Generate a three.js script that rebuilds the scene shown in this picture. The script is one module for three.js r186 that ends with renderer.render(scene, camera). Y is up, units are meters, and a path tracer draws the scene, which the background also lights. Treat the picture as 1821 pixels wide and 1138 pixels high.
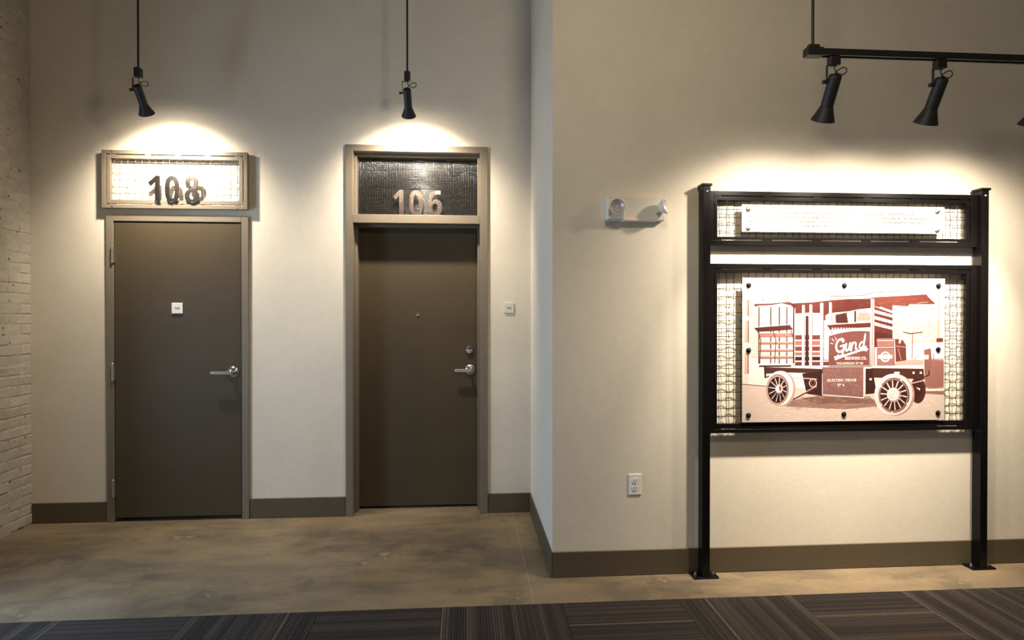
import * as THREE from 'three';
import { RoundedBoxGeometry } from 'three/addons/geometries/RoundedBoxGeometry.js';
import { mergeGeometries } from 'three/addons/utils/BufferGeometryUtils.js';
import { RectAreaLightUniformsLib } from 'three/addons/lights/RectAreaLightUniformsLib.js';
import { FontLoader } from 'three/addons/loaders/FontLoader.js';
import { TextGeometry } from 'three/addons/geometries/TextGeometry.js';

// ------------------------------------------------------------------ camera, sky, large lights, exposure
const D = 1.126, XJ = 0.467, XL = -2.985, CEIL = 4.4, XR = 5.6, ZR = 8.0;   // planes of the room: display wall, return wall, brick wall, ceiling, end, rear
const scene = new THREE.Scene();
const CAM = { f: 1084, yaw: -0.0743, pitch: -0.0065, h: 1.43, z: 4.428 };
const camera = new THREE.PerspectiveCamera(2 * Math.atan(569 / CAM.f) * 180 / Math.PI, 1821 / 1138, 0.05, 60);
camera.position.set(0, CAM.h, CAM.z);
camera.rotation.set(CAM.pitch, CAM.yaw, 0, 'YXZ');
scene.background = new THREE.Color().setRGB(0.10, 0.16, 0.28);          // dull blue daylight outside the windows
const renderer = new THREE.WebGLRenderer({ antialias: true });
renderer.toneMapping = THREE.LinearToneMapping;
renderer.toneMappingExposure = 1.2;
renderer.shadowMap.enabled = true;
RectAreaLightUniformsLib.init();

const WARM = new THREE.Color().setRGB(1.0, 0.87, 0.71);
const COOL = new THREE.Color().setRGB(0.52, 0.72, 1.0);
const DUSK = new THREE.Color().setRGB(1.0, 0.84, 0.60);
const PENDANT = [[8.8, 1.08, 1], [1.2, 1.45, 1]], TRACK = [[15, 0.52, 1], [4.3, 1.15, 1], [0.6, 1.42, 1]];   // beam and spill of the spot heads: candela, half angle, softness
function areaLight(x, y, z, w, h, tx, ty, tz, color, intensity) {
  const l = new THREE.RectAreaLight(color, intensity, w, h);
  l.position.set(x, y, z); l.lookAt(tx, ty, tz); scene.add(l); return l;
}
areaLight(XL - 0.46, 1.15, 1.9, 0.94, 1.7, 0, 1.15, 1.9, COOL, 14.0);           // daylight entering by the side window
areaLight(0.5, 1.25, ZR - 0.1, 4.6, 1.7, 0.5, 1.25, 0, DUSK, 0.4);        // low late light entering by the wide rear window

// ------------------------------------------------------------------ helpers
let seed = 12345;
const rnd = () => { seed = (seed * 1664525 + 1013904223) >>> 0; return seed / 4294967296; };
const rr = (a, b) => a + (b - a) * rnd();
function px(x, y, z) {                                                    // point of the plane at depth z that is seen at photo pixel (x, y)
  const d = new THREE.Vector3((x - 910.5) / CAM.f, -(y - 569) / CAM.f, -1).applyEuler(new THREE.Euler(CAM.pitch, CAM.yaw, 0, 'YXZ'));
  return new THREE.Vector3(0, CAM.h, CAM.z).addScaledVector(d, (z - CAM.z) / d.z);
}
const used = {};
function numbered(name) { const n = used[name] = (used[name] ?? -1) + 1; return n ? `${name}_${String(n).padStart(3, '0')}` : name; }
function dress(m) { m.castShadow = true; m.receiveShadow = true; return m; }
function thing(name, label, category, pos = [0, 0, 0], group, kind) {
  const o = new THREE.Group(); o.name = numbered(name); o.position.set(...pos);
  o.userData = { label, category }; if (group) o.userData.group = group; if (kind) o.userData.kind = kind;
  scene.add(o); return o;
}
function solo(name, geo, m, label, category, kind, group) {
  const o = dress(new THREE.Mesh(geo, m)); o.name = numbered(name); o.userData = { label, category };
  if (kind) o.userData.kind = kind; if (group) o.userData.group = group;
  scene.add(o); return o;
}
function part(name, geo, m, parent, label, pos) {
  const o = dress(new THREE.Mesh(geo, m)); o.name = name; if (label) o.userData.label = label;
  if (pos) o.position.set(...pos);
  parent.add(o); return o;
}
// box by its limits, rounded edges of radius r
function bx(x0, x1, y0, y1, z0, z1, r = 0) {
  const w = x1 - x0, h = y1 - y0, d = z1 - z0;
  const g = r ? new RoundedBoxGeometry(w, h, d, 1, Math.min(r, w / 2.2, h / 2.2, d / 2.2)) : new THREE.BoxGeometry(w, h, d);
  return uvBox(g.translate((x0 + x1) / 2, (y0 + y1) / 2, (z0 + z1) / 2));
}
function uvBox(g) {                                                       // uv in metres, taken along the face's own plane
  const p = g.attributes.position, n = g.attributes.normal, uv = new Float32Array(p.count * 2);
  for (let i = 0; i < p.count; i++) {
    const ax = Math.abs(n.getX(i)), ay = Math.abs(n.getY(i)), az = Math.abs(n.getZ(i));
    const [u, v] = ax > ay && ax > az ? [p.getZ(i), p.getY(i)] : ay > az ? [p.getX(i), p.getZ(i)] : [p.getX(i), p.getY(i)];
    uv[2 * i] = u; uv[2 * i + 1] = v;
  }
  g.setAttribute('uv', new THREE.BufferAttribute(uv, 2)); return g;
}
const merge = (list) => mergeGeometries(list.map((g) => {
  const n = g.index ? g.toNonIndexed() : g.clone();
  for (const k of Object.keys(n.attributes)) if (!['position', 'normal', 'uv'].includes(k)) n.deleteAttribute(k);
  return n;
}));
const cyl = (r0, r1, h, seg = 20) => new THREE.CylinderGeometry(r0, r1, h, seg);
function disc(x, y, z, r, h, seg = 24) { return cyl(r, r, h, seg).rotateX(Math.PI / 2).translate(x, y, z); }   // short cylinder lying along z
function tube(pts, r, seg = 24, rad = 6) { return new THREE.TubeGeometry(new THREE.CatmullRomCurve3(pts.map((p) => new THREE.Vector3(...p))), seg, r, rad); }
// a rectangular frame of four bars, as one geometry
function ring(x0, x1, y0, y1, z0, z1, wl, wr, wb, wt, r = 0.0015) {
  return merge([bx(x0, x0 + wl, y0, y1, z0, z1, r), bx(x1 - wr, x1, y0, y1, z0, z1, r), bx(x0 + wl, x1 - wr, y0, y0 + wb, z0, z1, r), bx(x0 + wl, x1 - wr, y1 - wt, y1, z0, z1, r)]);
}

// ------------------------------------------------------------------ textures
function fbm(N, cells, oct, s, gain = 0.5, stretch = 1) {                 // tileable value noise, 0..1
  const out = new Float32Array(N * N); let amp = 1, tot = 0, cx = cells, cy = Math.max(1, Math.round(cells * stretch));
  let st = s * 7919 + 17; const r = () => { st = (st * 1664525 + 1013904223) >>> 0; return st / 4294967296; };
  for (let o = 0; o < oct; o++) {
    const g = new Float32Array(cx * cy); for (let i = 0; i < g.length; i++) g[i] = r();
    for (let y = 0; y < N; y++) {
      const fy = y / N * cy, y0 = Math.floor(fy), ty = fy - y0, sy = ty * ty * (3 - 2 * ty), y1 = (y0 + 1) % cy;
      for (let x = 0; x < N; x++) {
        const fx = x / N * cx, x0 = Math.floor(fx), tx = fx - x0, sx = tx * tx * (3 - 2 * tx), x1 = (x0 + 1) % cx;
        const a = g[y0 * cx + x0] * (1 - sx) + g[y0 * cx + x1] * sx, b = g[y1 * cx + x0] * (1 - sx) + g[y1 * cx + x1] * sx;
        out[y * N + x] += amp * (a * (1 - sy) + b * sy);
      }
    }
    tot += amp; amp *= gain; cx *= 2; cy *= 2;
  }
  for (let i = 0; i < out.length; i++) out[i] /= tot;
  return out;
}
function dataTex(N, fn, srgb, rep) {                                      // fn(i) -> [r, g, b] 0..1
  const a = new Uint8Array(N * N * 4);
  for (let i = 0; i < N * N; i++) { const c = fn(i); for (let k = 0; k < 3; k++) a[4 * i + k] = Math.max(0, Math.min(255, Math.round(c[k] * 255))); a[4 * i + 3] = 255; }
  const t = new THREE.DataTexture(a, N, N, THREE.RGBAFormat); t.wrapS = t.wrapT = THREE.RepeatWrapping;
  t.magFilter = THREE.LinearFilter; t.minFilter = THREE.LinearMipmapLinearFilter; t.generateMipmaps = true;
  if (srgb) t.colorSpace = THREE.SRGBColorSpace;
  if (rep) t.repeat.set(rep, rep);
  t.needsUpdate = true; return t;
}
const s2 = (c) => c <= 0.0031308 ? 12.92 * c : 1.055 * Math.pow(c, 1 / 2.4) - 0.055;      // linear -> sRGB
const lin = (r, g, b) => new THREE.Color().setRGB(r, g, b);

// wall paint: faint roller texture
const nFine = fbm(512, 64, 3, 3), nMid = fbm(512, 6, 5, 5);
const paintBump = dataTex(512, (i) => { const v = nFine[i]; return [v, v, v]; }, false, 2);
const paintTone = dataTex(512, (i) => { const v = 0.96 + 0.06 * (nMid[i] - 0.5) + 0.025 * (nFine[i] - 0.5); return [v, v, v]; }, true, 0.5);
const M = {};
M.wall = new THREE.MeshStandardMaterial({ color: lin(0.78, 0.705, 0.575), map: paintTone, roughness: 0.75, bumpMap: paintBump, bumpScale: 0.0003 });
// painted brick: chipped and stained paint
const nB = fbm(512, 10, 5, 11), nB2 = fbm(512, 40, 3, 12);
const brickTone = dataTex(512, (i) => {
  let v = 0.9 + 0.16 * (nB[i] - 0.5) + 0.10 * (nB2[i] - 0.5); const chip = nB[i] > 0.72 && nB2[i] > 0.62;
  return chip ? [0.55, 0.45, 0.38] : [v, v * 0.985, v * 0.96];
}, true, 1.0);
const brickBump = dataTex(512, (i) => { const v = 0.6 * nB[i] + 0.4 * nB2[i]; return [v, v, v]; }, false, 1.6);
M.brick = [0, 1, 2].map((k) => new THREE.MeshStandardMaterial({ color: lin(...[[0.60, 0.56, 0.49], [0.57, 0.535, 0.47], [0.62, 0.58, 0.51]][k]), map: brickTone, roughness: 0.8, bumpMap: brickBump, bumpScale: 0.004 }));
M.mortar = new THREE.MeshStandardMaterial({ color: lin(0.585, 0.548, 0.48), map: brickTone, roughness: 0.9, bumpMap: brickBump, bumpScale: 0.006 });
M.ceiling = new THREE.MeshStandardMaterial({ color: lin(0.07, 0.06, 0.05), roughness: 0.9 });
// painted steel of doors and frames: fine orange-peel
const nD = fbm(512, 120, 2, 21);
const steelBump = dataTex(512, (i) => [nD[i], nD[i], nD[i]], false, 2.5);
const steelTone = dataTex(512, (i) => { const v = 0.94 + 0.06 * (nD[i] - 0.5) + 0.06 * (nMid[i] - 0.5); return [v, v, v]; }, true, 1);
M.door = new THREE.MeshPhysicalMaterial({ color: lin(0.080, 0.060, 0.034), map: steelTone, roughness: 0.48, specularIntensity: 0.5, bumpMap: steelBump, bumpScale: 0.00016 });
M.frame = new THREE.MeshStandardMaterial({ color: lin(0.205, 0.170, 0.122), map: steelTone, roughness: 0.42, bumpMap: steelBump, bumpScale: 0.00016 });
M.base = new THREE.MeshStandardMaterial({ color: lin(0.105, 0.080, 0.048), map: steelTone, roughness: 0.5 });
M.black = new THREE.MeshPhysicalMaterial({ color: lin(0.0045, 0.0038, 0.0036), roughness: 0.24, specularIntensity: 0.4 });
M.wire = new THREE.MeshPhysicalMaterial({ color: lin(0.006, 0.005, 0.005), roughness: 0.3, specularIntensity: 0.4 });
M.blackMatte = new THREE.MeshStandardMaterial({ color: lin(0.010, 0.010, 0.010), roughness: 0.55 });
M.chrome = new THREE.MeshStandardMaterial({ color: lin(0.62, 0.61, 0.60), metalness: 1, roughness: 0.22 });
M.zinc = new THREE.MeshStandardMaterial({ color: lin(0.55, 0.54, 0.52), metalness: 1, roughness: 0.35 });
M.digit = new THREE.MeshStandardMaterial({ color: lin(0.27, 0.22, 0.19), metalness: 1, roughness: 0.24, bumpMap: steelBump, bumpScale: 0.0003 });
M.screen = new THREE.MeshStandardMaterial({ color: lin(0.29, 0.29, 0.30), metalness: 1, roughness: 0.24 });
M.digitDark = new THREE.MeshStandardMaterial({ color: lin(0.20, 0.17, 0.15), metalness: 1, roughness: 0.24, bumpMap: steelBump, bumpScale: 0.0003 });
M.plastic = new THREE.MeshStandardMaterial({ color: lin(0.72, 0.69, 0.62), roughness: 0.45 });
M.white = new THREE.MeshStandardMaterial({ color: lin(0.78, 0.76, 0.72), roughness: 0.4 });
M.slot = new THREE.MeshStandardMaterial({ color: lin(0.03, 0.03, 0.03), roughness: 0.7 });
M.pane = new THREE.MeshPhysicalMaterial({ color: lin(1, 1, 1), roughness: 0.02, transmission: 1, thickness: 0, ior: 1.5, metalness: 0 });
M.reflector = new THREE.MeshStandardMaterial({ color: lin(0.62, 0.60, 0.57), metalness: 0.25, roughness: 0.35 });
M.bulb = new THREE.MeshStandardMaterial({ color: lin(0.9, 0.85, 0.75), emissive: WARM, emissiveIntensity: 2.5, roughness: 0.3 });
M.redLed = new THREE.MeshStandardMaterial({ color: lin(0.6, 0.05, 0.05), emissive: lin(1, 0.06, 0.06), emissiveIntensity: 2.0, roughness: 0.3 });
// concrete: mottled brown-grey, trowel marks, a few pale scars
const FN = 1024, c1 = fbm(FN, 5, 6, 31), c2 = fbm(FN, 14, 5, 32, 0.6), c3 = fbm(FN, 90, 3, 33), c4 = fbm(FN, 9, 5, 34, 0.55, 3);
const sm = (a, b, v) => { const t = Math.max(0, Math.min(1, (v - a) / (b - a))); return t * t * (3 - 2 * t); };
const floorTone = dataTex(FN, (i) => {
  const a = sm(0.32, 0.68, c1[i]), b = sm(0.35, 0.65, c4[i]), d = c3[i] - 0.5, e = sm(0.60, 0.72, c2[i]);
  let v = 0.62 + 0.30 * a * 0.8 + 0.20 * (b - 0.5) + 0.16 * d;
  const warm = 0.5 + 0.5 * b, scar = sm(0.74, 0.78, c2[i]) * sm(0.5, 0.56, c1[i]);
  v *= 1 - 0.22 * e * (1 - scar); v += 0.25 * scar;
  return [s2(v * 0.30), s2(v * (0.232 - 0.012 * warm)), s2(v * (0.160 - 0.035 * warm))];
}, true, 0.42);
const floorBump = dataTex(FN, (i) => { const v = 0.5 * c2[i] + 0.3 * c3[i] + 0.2 * c4[i]; return [v, v, v]; }, false, 0.42);
const floorRough = dataTex(FN, (i) => { const v = 0.42 + 0.3 * c2[i]; return [v, v, v]; }, false, 0.42);
M.floor = new THREE.MeshStandardMaterial({ color: lin(1, 1, 1), map: floorTone, roughness: 1, roughnessMap: floorRough, bumpMap: floorBump, bumpScale: 0.003 });
M.joint = new THREE.MeshStandardMaterial({ color: lin(0.36, 0.32, 0.26), roughness: 0.8 });

// ------------------------------------------------------------------ the setting
// floor: two poured slabs with a sealed saw cut between them
{
  const f = thing('floor', 'mottled brown polished concrete floor in front of the doors', 'floor', [0, 0, 0], null, 'structure');
  part('concrete_slab', bx(XL - 0.6, 0.332, -0.12, 0, -0.4, ZR + 0.2), M.floor, f);
  part('concrete_slab', bx(0.336, XR + 0.2, -0.12, 0, -0.4, ZR + 0.2), M.floor, f);
  part('joint_filler', bx(0.332, 0.336, -0.12, -0.0008, -0.4, ZR + 0.2), M.joint, f, 'thin pale sealant line in the floor joint');
}
solo('ceiling', bx(XL - 0.6, XR + 0.2, CEIL, CEIL + 0.15, -0.4, ZR + 0.2), M.ceiling, 'dark ceiling high above the hallway', 'ceiling', 'structure');
function wallWithHoles(x0, x1, y0, y1, holes, depth) {
  const s = new THREE.Shape([[x0, y0], [x1, y0], [x1, y1], [x0, y1]].map((p) => new THREE.Vector2(...p)));
  for (const [a, b, c, d] of holes) s.holes.push(new THREE.Path([[a, c], [a, d], [b, d], [b, c]].map((p) => new THREE.Vector2(...p))));
  return new THREE.ExtrudeGeometry(s, { depth, bevelEnabled: false, curveSegments: 1 });
}
solo('wall_back', merge([[XL - 0.2, -2.462, 0, CEIL], [-2.462, -1.553, 2.104, CEIL], [-1.553, -0.836, 0, CEIL], [-0.836, 0.128, 2.627, CEIL], [0.128, XJ + 0.12, 0, CEIL]].map(([a, b, c, d]) => bx(a, b, c, d, -0.22, 0))), M.wall, 'off-white painted wall holding the two taupe doors', 'wall', 'structure');
solo('wall_side', bx(XJ, XJ + 0.12, 0, CEIL, 0.0, D - 0.14), M.wall, 'short return wall between the two off-white walls', 'wall', 'structure');
solo('wall_right', bx(XJ, XR, 0, CEIL, D - 0.14, D), M.wall, 'off-white painted wall behind the black display stand', 'wall', 'structure');
solo('wall_end', bx(XR, XR + 0.15, 0, CEIL, D - 0.14, ZR + 0.2), M.wall, 'plain end wall beyond the display stand', 'wall', 'structure');
solo('wall_rear', uvBox(wallWithHoles(XL - 0.6, XR + 0.15, 0, CEIL, [[-1.9, 2.9, 0.35, 2.15]], 0.2).translate(0, 0, ZR)), M.wall, 'plain rear wall with a wide low window', 'wall', 'structure');
{ // dim apartment behind the wall, seen through the transom
  const a = thing('wall_apartment', 'dim room seen through the transom window', 'wall', [0, 0, 0], null, 'structure');
  const Z = -10, x0 = -6, x1 = 6;
  part('wall_panel', bx(x0, x1, 0, CEIL, Z - 0.15, Z), M.wall, a);
  part('wall_panel', bx(x0 - 0.15, x0, 0, CEIL, Z - 0.15, -0.22), M.wall, a);
  part('wall_panel', bx(x1, x1 + 0.15, 0, CEIL, Z - 0.15, -0.22), M.wall, a);
  part('wall_panel', bx(XJ + 0.12, x1, 0, CEIL, -0.37, -0.22), M.wall, a);
  part('wall_panel', bx(x0, XL - 0.2, 0, CEIL, -0.37, -0.22), M.wall, a);
  part('ceiling_panel', bx(x0 - 0.15, x1 + 0.15, CEIL, CEIL + 0.15, Z - 0.15, -0.4), M.ceiling, a);
  part('floor_panel', bx(x0 - 0.15, x1 + 0.15, -0.12, 0, Z - 0.15, -0.4), M.floor, a);
}
{ // pipes under the apartment ceiling, in its own dim daylight
  const z = -1.35, at = (x, y) => px(x, y, z), pm = new THREE.MeshStandardMaterial({ color: lin(0.55, 0.58, 0.62), roughness: 0.5 });
  const o = thing('ceiling_pipes', 'pale blue-lit pipes seen through the transom glass', 'pipes');
  for (const [y, r, x0] of [[284, 0.006, 796], [311, 0.010, 800], [358, 0.010, 796], [366, 0.007, 806]]) {
    const a = at(x0, y), b = 0.55; part('pipe', cyl(r, r, b - a.x, 10).rotateZ(Math.PI / 2).translate((a.x + b) / 2, a.y, z), pm, o);
  }
  const a = at(797, 317), b = CEIL; part('pipe', cyl(0.010, 0.010, b - a.y, 10).translate(a.x, (a.y + b) / 2, z), pm, o);
}
areaLight(-2.6, 3.2, -0.7, 0.9, 1.4, 0, 2.7, -1.3, COOL, 0.7);       // daylight of the apartment's own window
{ // left wall: painted brickwork
  const w = thing('wall_left', 'old brick wall painted off-white, meeting the door wall in a corner', 'wall', [0, 0, 0], null, 'structure');
  part('mortar', uvBox(wallWithHoles(-ZR - 0.2, 0.22, 0, CEIL, [[-2.4, -1.4, 0.25, 2.05]], 0.55).rotateY(Math.PI / 2).translate(XL - 0.0045 - 0.55, 0, 0)), M.mortar, w);
  const BL = 0.203, BH = 0.0595, JH = 0.0685, JL = 0.212;
  const variants = [];
  for (let k = 0; k < 10; k++) {
    const len = k < 8 ? BL : 0.098, g = new RoundedBoxGeometry(0.05, BH, len, 1, 0.005), p = g.attributes.position;
    const a = [rr(-2, 2), rr(-2, 2), rr(-2, 2), rr(-2, 2)].map((v) => v * 0.0013);
    for (let i = 0; i < p.count; i++) {
      const x = p.getX(i), y = p.getY(i), z = p.getZ(i), sx = y > 0 ? 0 : 1, sz = z > 0 ? 0 : 2;
      if (x > 0) p.setX(i, x + a[sx + sz]);
      p.setY(i, y + a[(sx + sz + 1) % 4] * 0.8); p.setZ(i, z + a[(sx + sz + 2) % 4] * 1.2);
    }
    g.computeVertexNormals();
    const uv = g.attributes.uv; const ox = rnd() * 5, oy = rnd() * 5;
    for (let i = 0; i < p.count; i++) uv.setXY(i, p.getZ(i) + ox, p.getY(i) + oy);
    variants.push(g);
  }
  const rest = [];
  const rows = Math.floor(CEIL / JH);
  let made = 0;
  for (let r = 0; r < rows; r++) {
    const half = r % 2;
    for (let c = 0; c < 12; c++) {
      const first = half && c === 0, k = first ? 8 + Math.floor(rnd() * 2) : Math.floor(rnd() * 8);
      const len = first ? 0.098 : BL, z0 = half ? (c === 0 ? 0.003 : 0.003 + 0.106 + (c - 1) * JL) : 0.003 + c * JL;
      const z = z0 + len / 2, y = 0.008 + r * JH + BH / 2, x = XL - 0.0265 + rr(-0.002, 0.0015);
      if (z > 2.6 || (z + len / 2 > 1.4 && z - len / 2 < 2.4 && y + BH / 2 > 0.25 && y - BH / 2 < 2.05)) continue;
      const turn = [rr(-0.015, 0.015), rr(-0.012, 0.012)];
      if (z < 0.95 && y < 4.05 && made < 300) {
        const b = part('brick', variants[k], M.brick[Math.floor(rnd() * 3)], w); b.position.set(x, y, z); b.rotation.x = turn[0]; b.rotation.y = turn[1]; made++;
      } else rest.push(variants[k].clone().rotateX(turn[0]).rotateY(turn[1]).translate(x, y, z));
    }
  }
  const m = part('brickwork', merge(rest), M.brick[0], w); m.userData.kind = 'stuff';
}
// windows outside the frame, the source of the cool daylight
function windowUnit(name, label, place, turn, w, h) {
  const o = thing(name, label, 'window', place, null, 'structure'); o.rotation.y = turn;
  part('window_frame', ring(-w / 2, w / 2, 0, h, -0.05, 0.0, 0.05, 0.05, 0.05, 0.05), M.black, o);
  part('mullion', bx(-0.02, 0.02, 0.05, h - 0.05, -0.045, -0.005), M.black, o);
  for (const k of [1, 2]) part('glazing_bar', bx(-w / 2 + 0.05, w / 2 - 0.05, h * k / 3 - 0.015, h * k / 3 + 0.015, -0.04, -0.01), M.black, o);
  part('pane', bx(-w / 2 + 0.04, w / 2 - 0.04, 0.04, h - 0.04, -0.028, -0.022), M.pane, o);
}
windowUnit('window_1', 'tall industrial window in the painted brick wall', [XL - 0.48, 0.25, 1.9], Math.PI / 2, 1.0, 1.8);

windowUnit('window_2', 'wide low window in the rear wall', [0.5, 0.35, ZR + 0.1], Math.PI, 4.8, 1.8);

// baseboards: vinyl strip with a rounded top
const BB = 0.14;
function baseGeo(x0, x1, z) { return bx(x0, x1, 0.0005, BB, z, z + 0.011, 0.004); }
solo('baseboard_back', baseGeo(XL + 0.002, -2.487, 0), M.base, 'short brown baseboard between the brick wall and door 108', 'baseboard', 'structure');
solo('baseboard_back', baseGeo(-1.527, -0.862, 0), M.base, 'brown baseboard between the two doors', 'baseboard', 'structure');
solo('baseboard_back', baseGeo(0.155, XJ - 0.011, 0), M.base, 'short brown baseboard right of door 106', 'baseboard', 'structure');
solo('baseboard_side', bx(XJ - 0.011, XJ, 0.0005, BB, 0.0, D + 0.011, 0.004), M.base, 'brown baseboard running along the short return wall', 'baseboard', 'structure');
solo('baseboard_right', baseGeo(XJ, XR, D), M.base, 'long brown baseboard under the display stand wall', 'baseboard', 'structure');

// carpet of square tiles, ribs turned a quarter from tile to tile
{
  const NT = 512;
  const make = (s) => {
    let st = s * 977 + 3; const r = () => { st = (st * 1664525 + 1013904223) >>> 0; return st / 4294967296; };
    const rows = []; const palette = [[0.024, 0.017, 0.015], [0.034, 0.025, 0.021], [0.046, 0.034, 0.027], [0.042, 0.025, 0.021], [0.033, 0.028, 0.019], [0.056, 0.043, 0.030]];
    const ribs = 44, accent = [Math.floor(r() * ribs), Math.floor(r() * ribs), Math.floor(r() * ribs)];
    for (let k = 0; k < ribs; k++) {
      const base = palette[Math.floor(r() * palette.length)], band = 0.75 + 0.5 * Math.sin(k * 0.37 + s) ** 2;
      rows.push(k === accent[0] ? [0.115, 0.094, 0.062] : k === accent[1] ? [0.078, 0.062, 0.033] : k === accent[2] ? [0.062, 0.032, 0.026] : base.map((v) => v * band));
    }
    const nz = fbm(NT, 128, 2, s + 50);
    const col = dataTex(NT, (i) => {
      const y = Math.floor(i / NT), k = Math.floor(y / NT * ribs), c = rows[k], w = 0.7 + 0.6 * nz[i]; const f = y / NT * ribs - k, yarn = f < 0.24 ? 0.5 : 1;
      return c.map((v) => s2(v * w * yarn));
    }, true);
    const bump = dataTex(NT, (i) => { const y = Math.floor(i / NT), f = y / NT * ribs % 1; const v = Math.sin(f * Math.PI) * 0.8 + 0.2 * nz[i]; return [v, v, v]; }, false);
    return new THREE.MeshStandardMaterial({ map: col, roughness: 1, bumpMap: bump, bumpScale: 0.004, color: lin(1, 1, 1) });
  };
  const mats = [1, 2, 3, 4].map(make);
  const T = 0.589, g = new RoundedBoxGeometry(T - 0.0012, 0.0075, T - 0.0012, 1, 0.0015);
  const p = g.attributes.position, uv = g.attributes.uv;
  for (let i = 0; i < p.count; i++) uv.setXY(i, p.getX(i) / T + 0.5, p.getZ(i) / T + 0.5);
  const c = thing('carpet', 'dark striped carpet laid in quarter-turned square tiles beside the concrete', 'carpet');
  for (let row = 0; row < 5; row++) for (let k = -2; k < 11; k++) {
    const x = -1.8866 + T * (k + 0.5), z = 1.441 + T * (row + 0.5);
    if (x - T / 2 < XL || x + T / 2 > XR) continue;
    const t = part('carpet_tile', g, mats[(k * 3 + row * 5 + 40) % 4], c); t.position.set(x, 0.00385, z);
    t.rotation.y = ((k + row) % 2 + 2) % 2 === 0 ? (rnd() < 0.5 ? 0 : Math.PI) : (rnd() < 0.5 ? 1 : -1) * Math.PI / 2;
  }
}

// ------------------------------------------------------------------ digits
const font = await new FontLoader().loadAsync('fonts/droid/droid_sans_bold.typeface.json');
function glyph(ch, x0, x1, y0, y1, z0, z1) {                              // one numeral filling the given box
  const g = new TextGeometry(ch, { font, size: 1, depth: 1, curveSegments: 10, bevelEnabled: false });
  g.computeBoundingBox(); const b = g.boundingBox;
  g.translate(-b.min.x, -b.min.y, -b.min.z); g.scale((x1 - x0) / (b.max.x - b.min.x), (y1 - y0) / (b.max.y - b.min.y), (z1 - z0) / (b.max.z - b.min.z));
  g.translate(x0, y0, z0); return g;
}

// crimped wire cloth: every wire a mesh of its own
function wireCloth(parent, x0, x1, y0, y1, z, pitchX, pitchY, offX, offY, r, amp, m) {
  const g = new THREE.Group(); g.name = 'wire_mesh'; parent.add(g);
  const xs = [], ys = [];
  for (let x = offX; x < x1 - r; x += pitchX) if (x > x0 + r) xs.push(x);
  for (let y = offY; y < y1 - r; y += pitchY) if (y > y0 + r) ys.push(y);
  const path = (n0, n1, o, pitch, parity) => {
    const pts = [], N = Math.ceil((n1 - n0) / pitch * 4);
    for (let k = 0; k <= N; k++) { const s = n0 + (n1 - n0) * k / N; pts.push([s, amp * parity * Math.cos((s - o) / pitch * Math.PI)]); }
    return pts;
  };
  const sweep = (pts) => {                                                // square-ish tube along pts, 5 sides
    const pos = [], idx = [], S = 5;
    pts.forEach(([s, w]) => { for (let k = 0; k < S; k++) { const a = k / S * 2 * Math.PI; pos.push(s, Math.cos(a) * r, w + Math.sin(a) * r); } });
    for (let i = 0; i < pts.length - 1; i++) for (let k = 0; k < S; k++) { const a = i * S + k, b = i * S + (k + 1) % S; idx.push(a, b, a + S, b, b + S, a + S); }
    const q = new THREE.BufferGeometry(); q.setAttribute('position', new THREE.Float32BufferAttribute(pos, 3)); q.setIndex(idx.reverse()); q.computeVertexNormals(); return q;
  };
  const H = [1, -1].map((p) => sweep(path(x0, x1, xs[0], pitchX, -p))), V = [1, -1].map((p) => sweep(path(y0, y1, ys[0], pitchY, p)).rotateZ(Math.PI / 2));
  xs.forEach((x, i) => part('wire', V[i % 2], m, g, null, [x, 0, z]));
  ys.forEach((y, j) => part('wire', H[j % 2], m, g, null, [0, y, z]));
  return g;
}

// ------------------------------------------------------------------ door 108: flush steel door, lever, hinges
function lever(parent, x, y, z, length) {
  const h = part('lever_handle', (() => {
    const s = new THREE.Shape(); s.moveTo(0.006, 0.010); s.quadraticCurveTo(-0.03, 0.009, -length + 0.006, 0.009); s.quadraticCurveTo(-length - 0.002, 0.004, -length + 0.002, -0.008);
    s.quadraticCurveTo(-0.04, -0.012, 0.006, -0.011); s.quadraticCurveTo(0.014, 0, 0.006, 0.010);
    const bar = new THREE.ExtrudeGeometry(s, { depth: 0.008, bevelEnabled: true, bevelThickness: 0.003, bevelSize: 0.002, bevelSegments: 2, curveSegments: 8 }).translate(0, 0, 0.045);
    return merge([bar, disc(0, 0, 0.030, 0.0115, 0.034)]);
  })(), M.chrome, parent, 'satin steel lever handle', [x, y, z]);
  const prof = [[0.0, 0.018], [0.014, 0.018], [0.024, 0.014], [0.036, 0.007], [0.040, 0.002], [0.040, 0]].map((p) => new THREE.Vector2(...p));
  part('rose', new THREE.LatheGeometry(prof, 28).rotateX(Math.PI / 2), M.chrome, h);
  return h;
}
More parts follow.
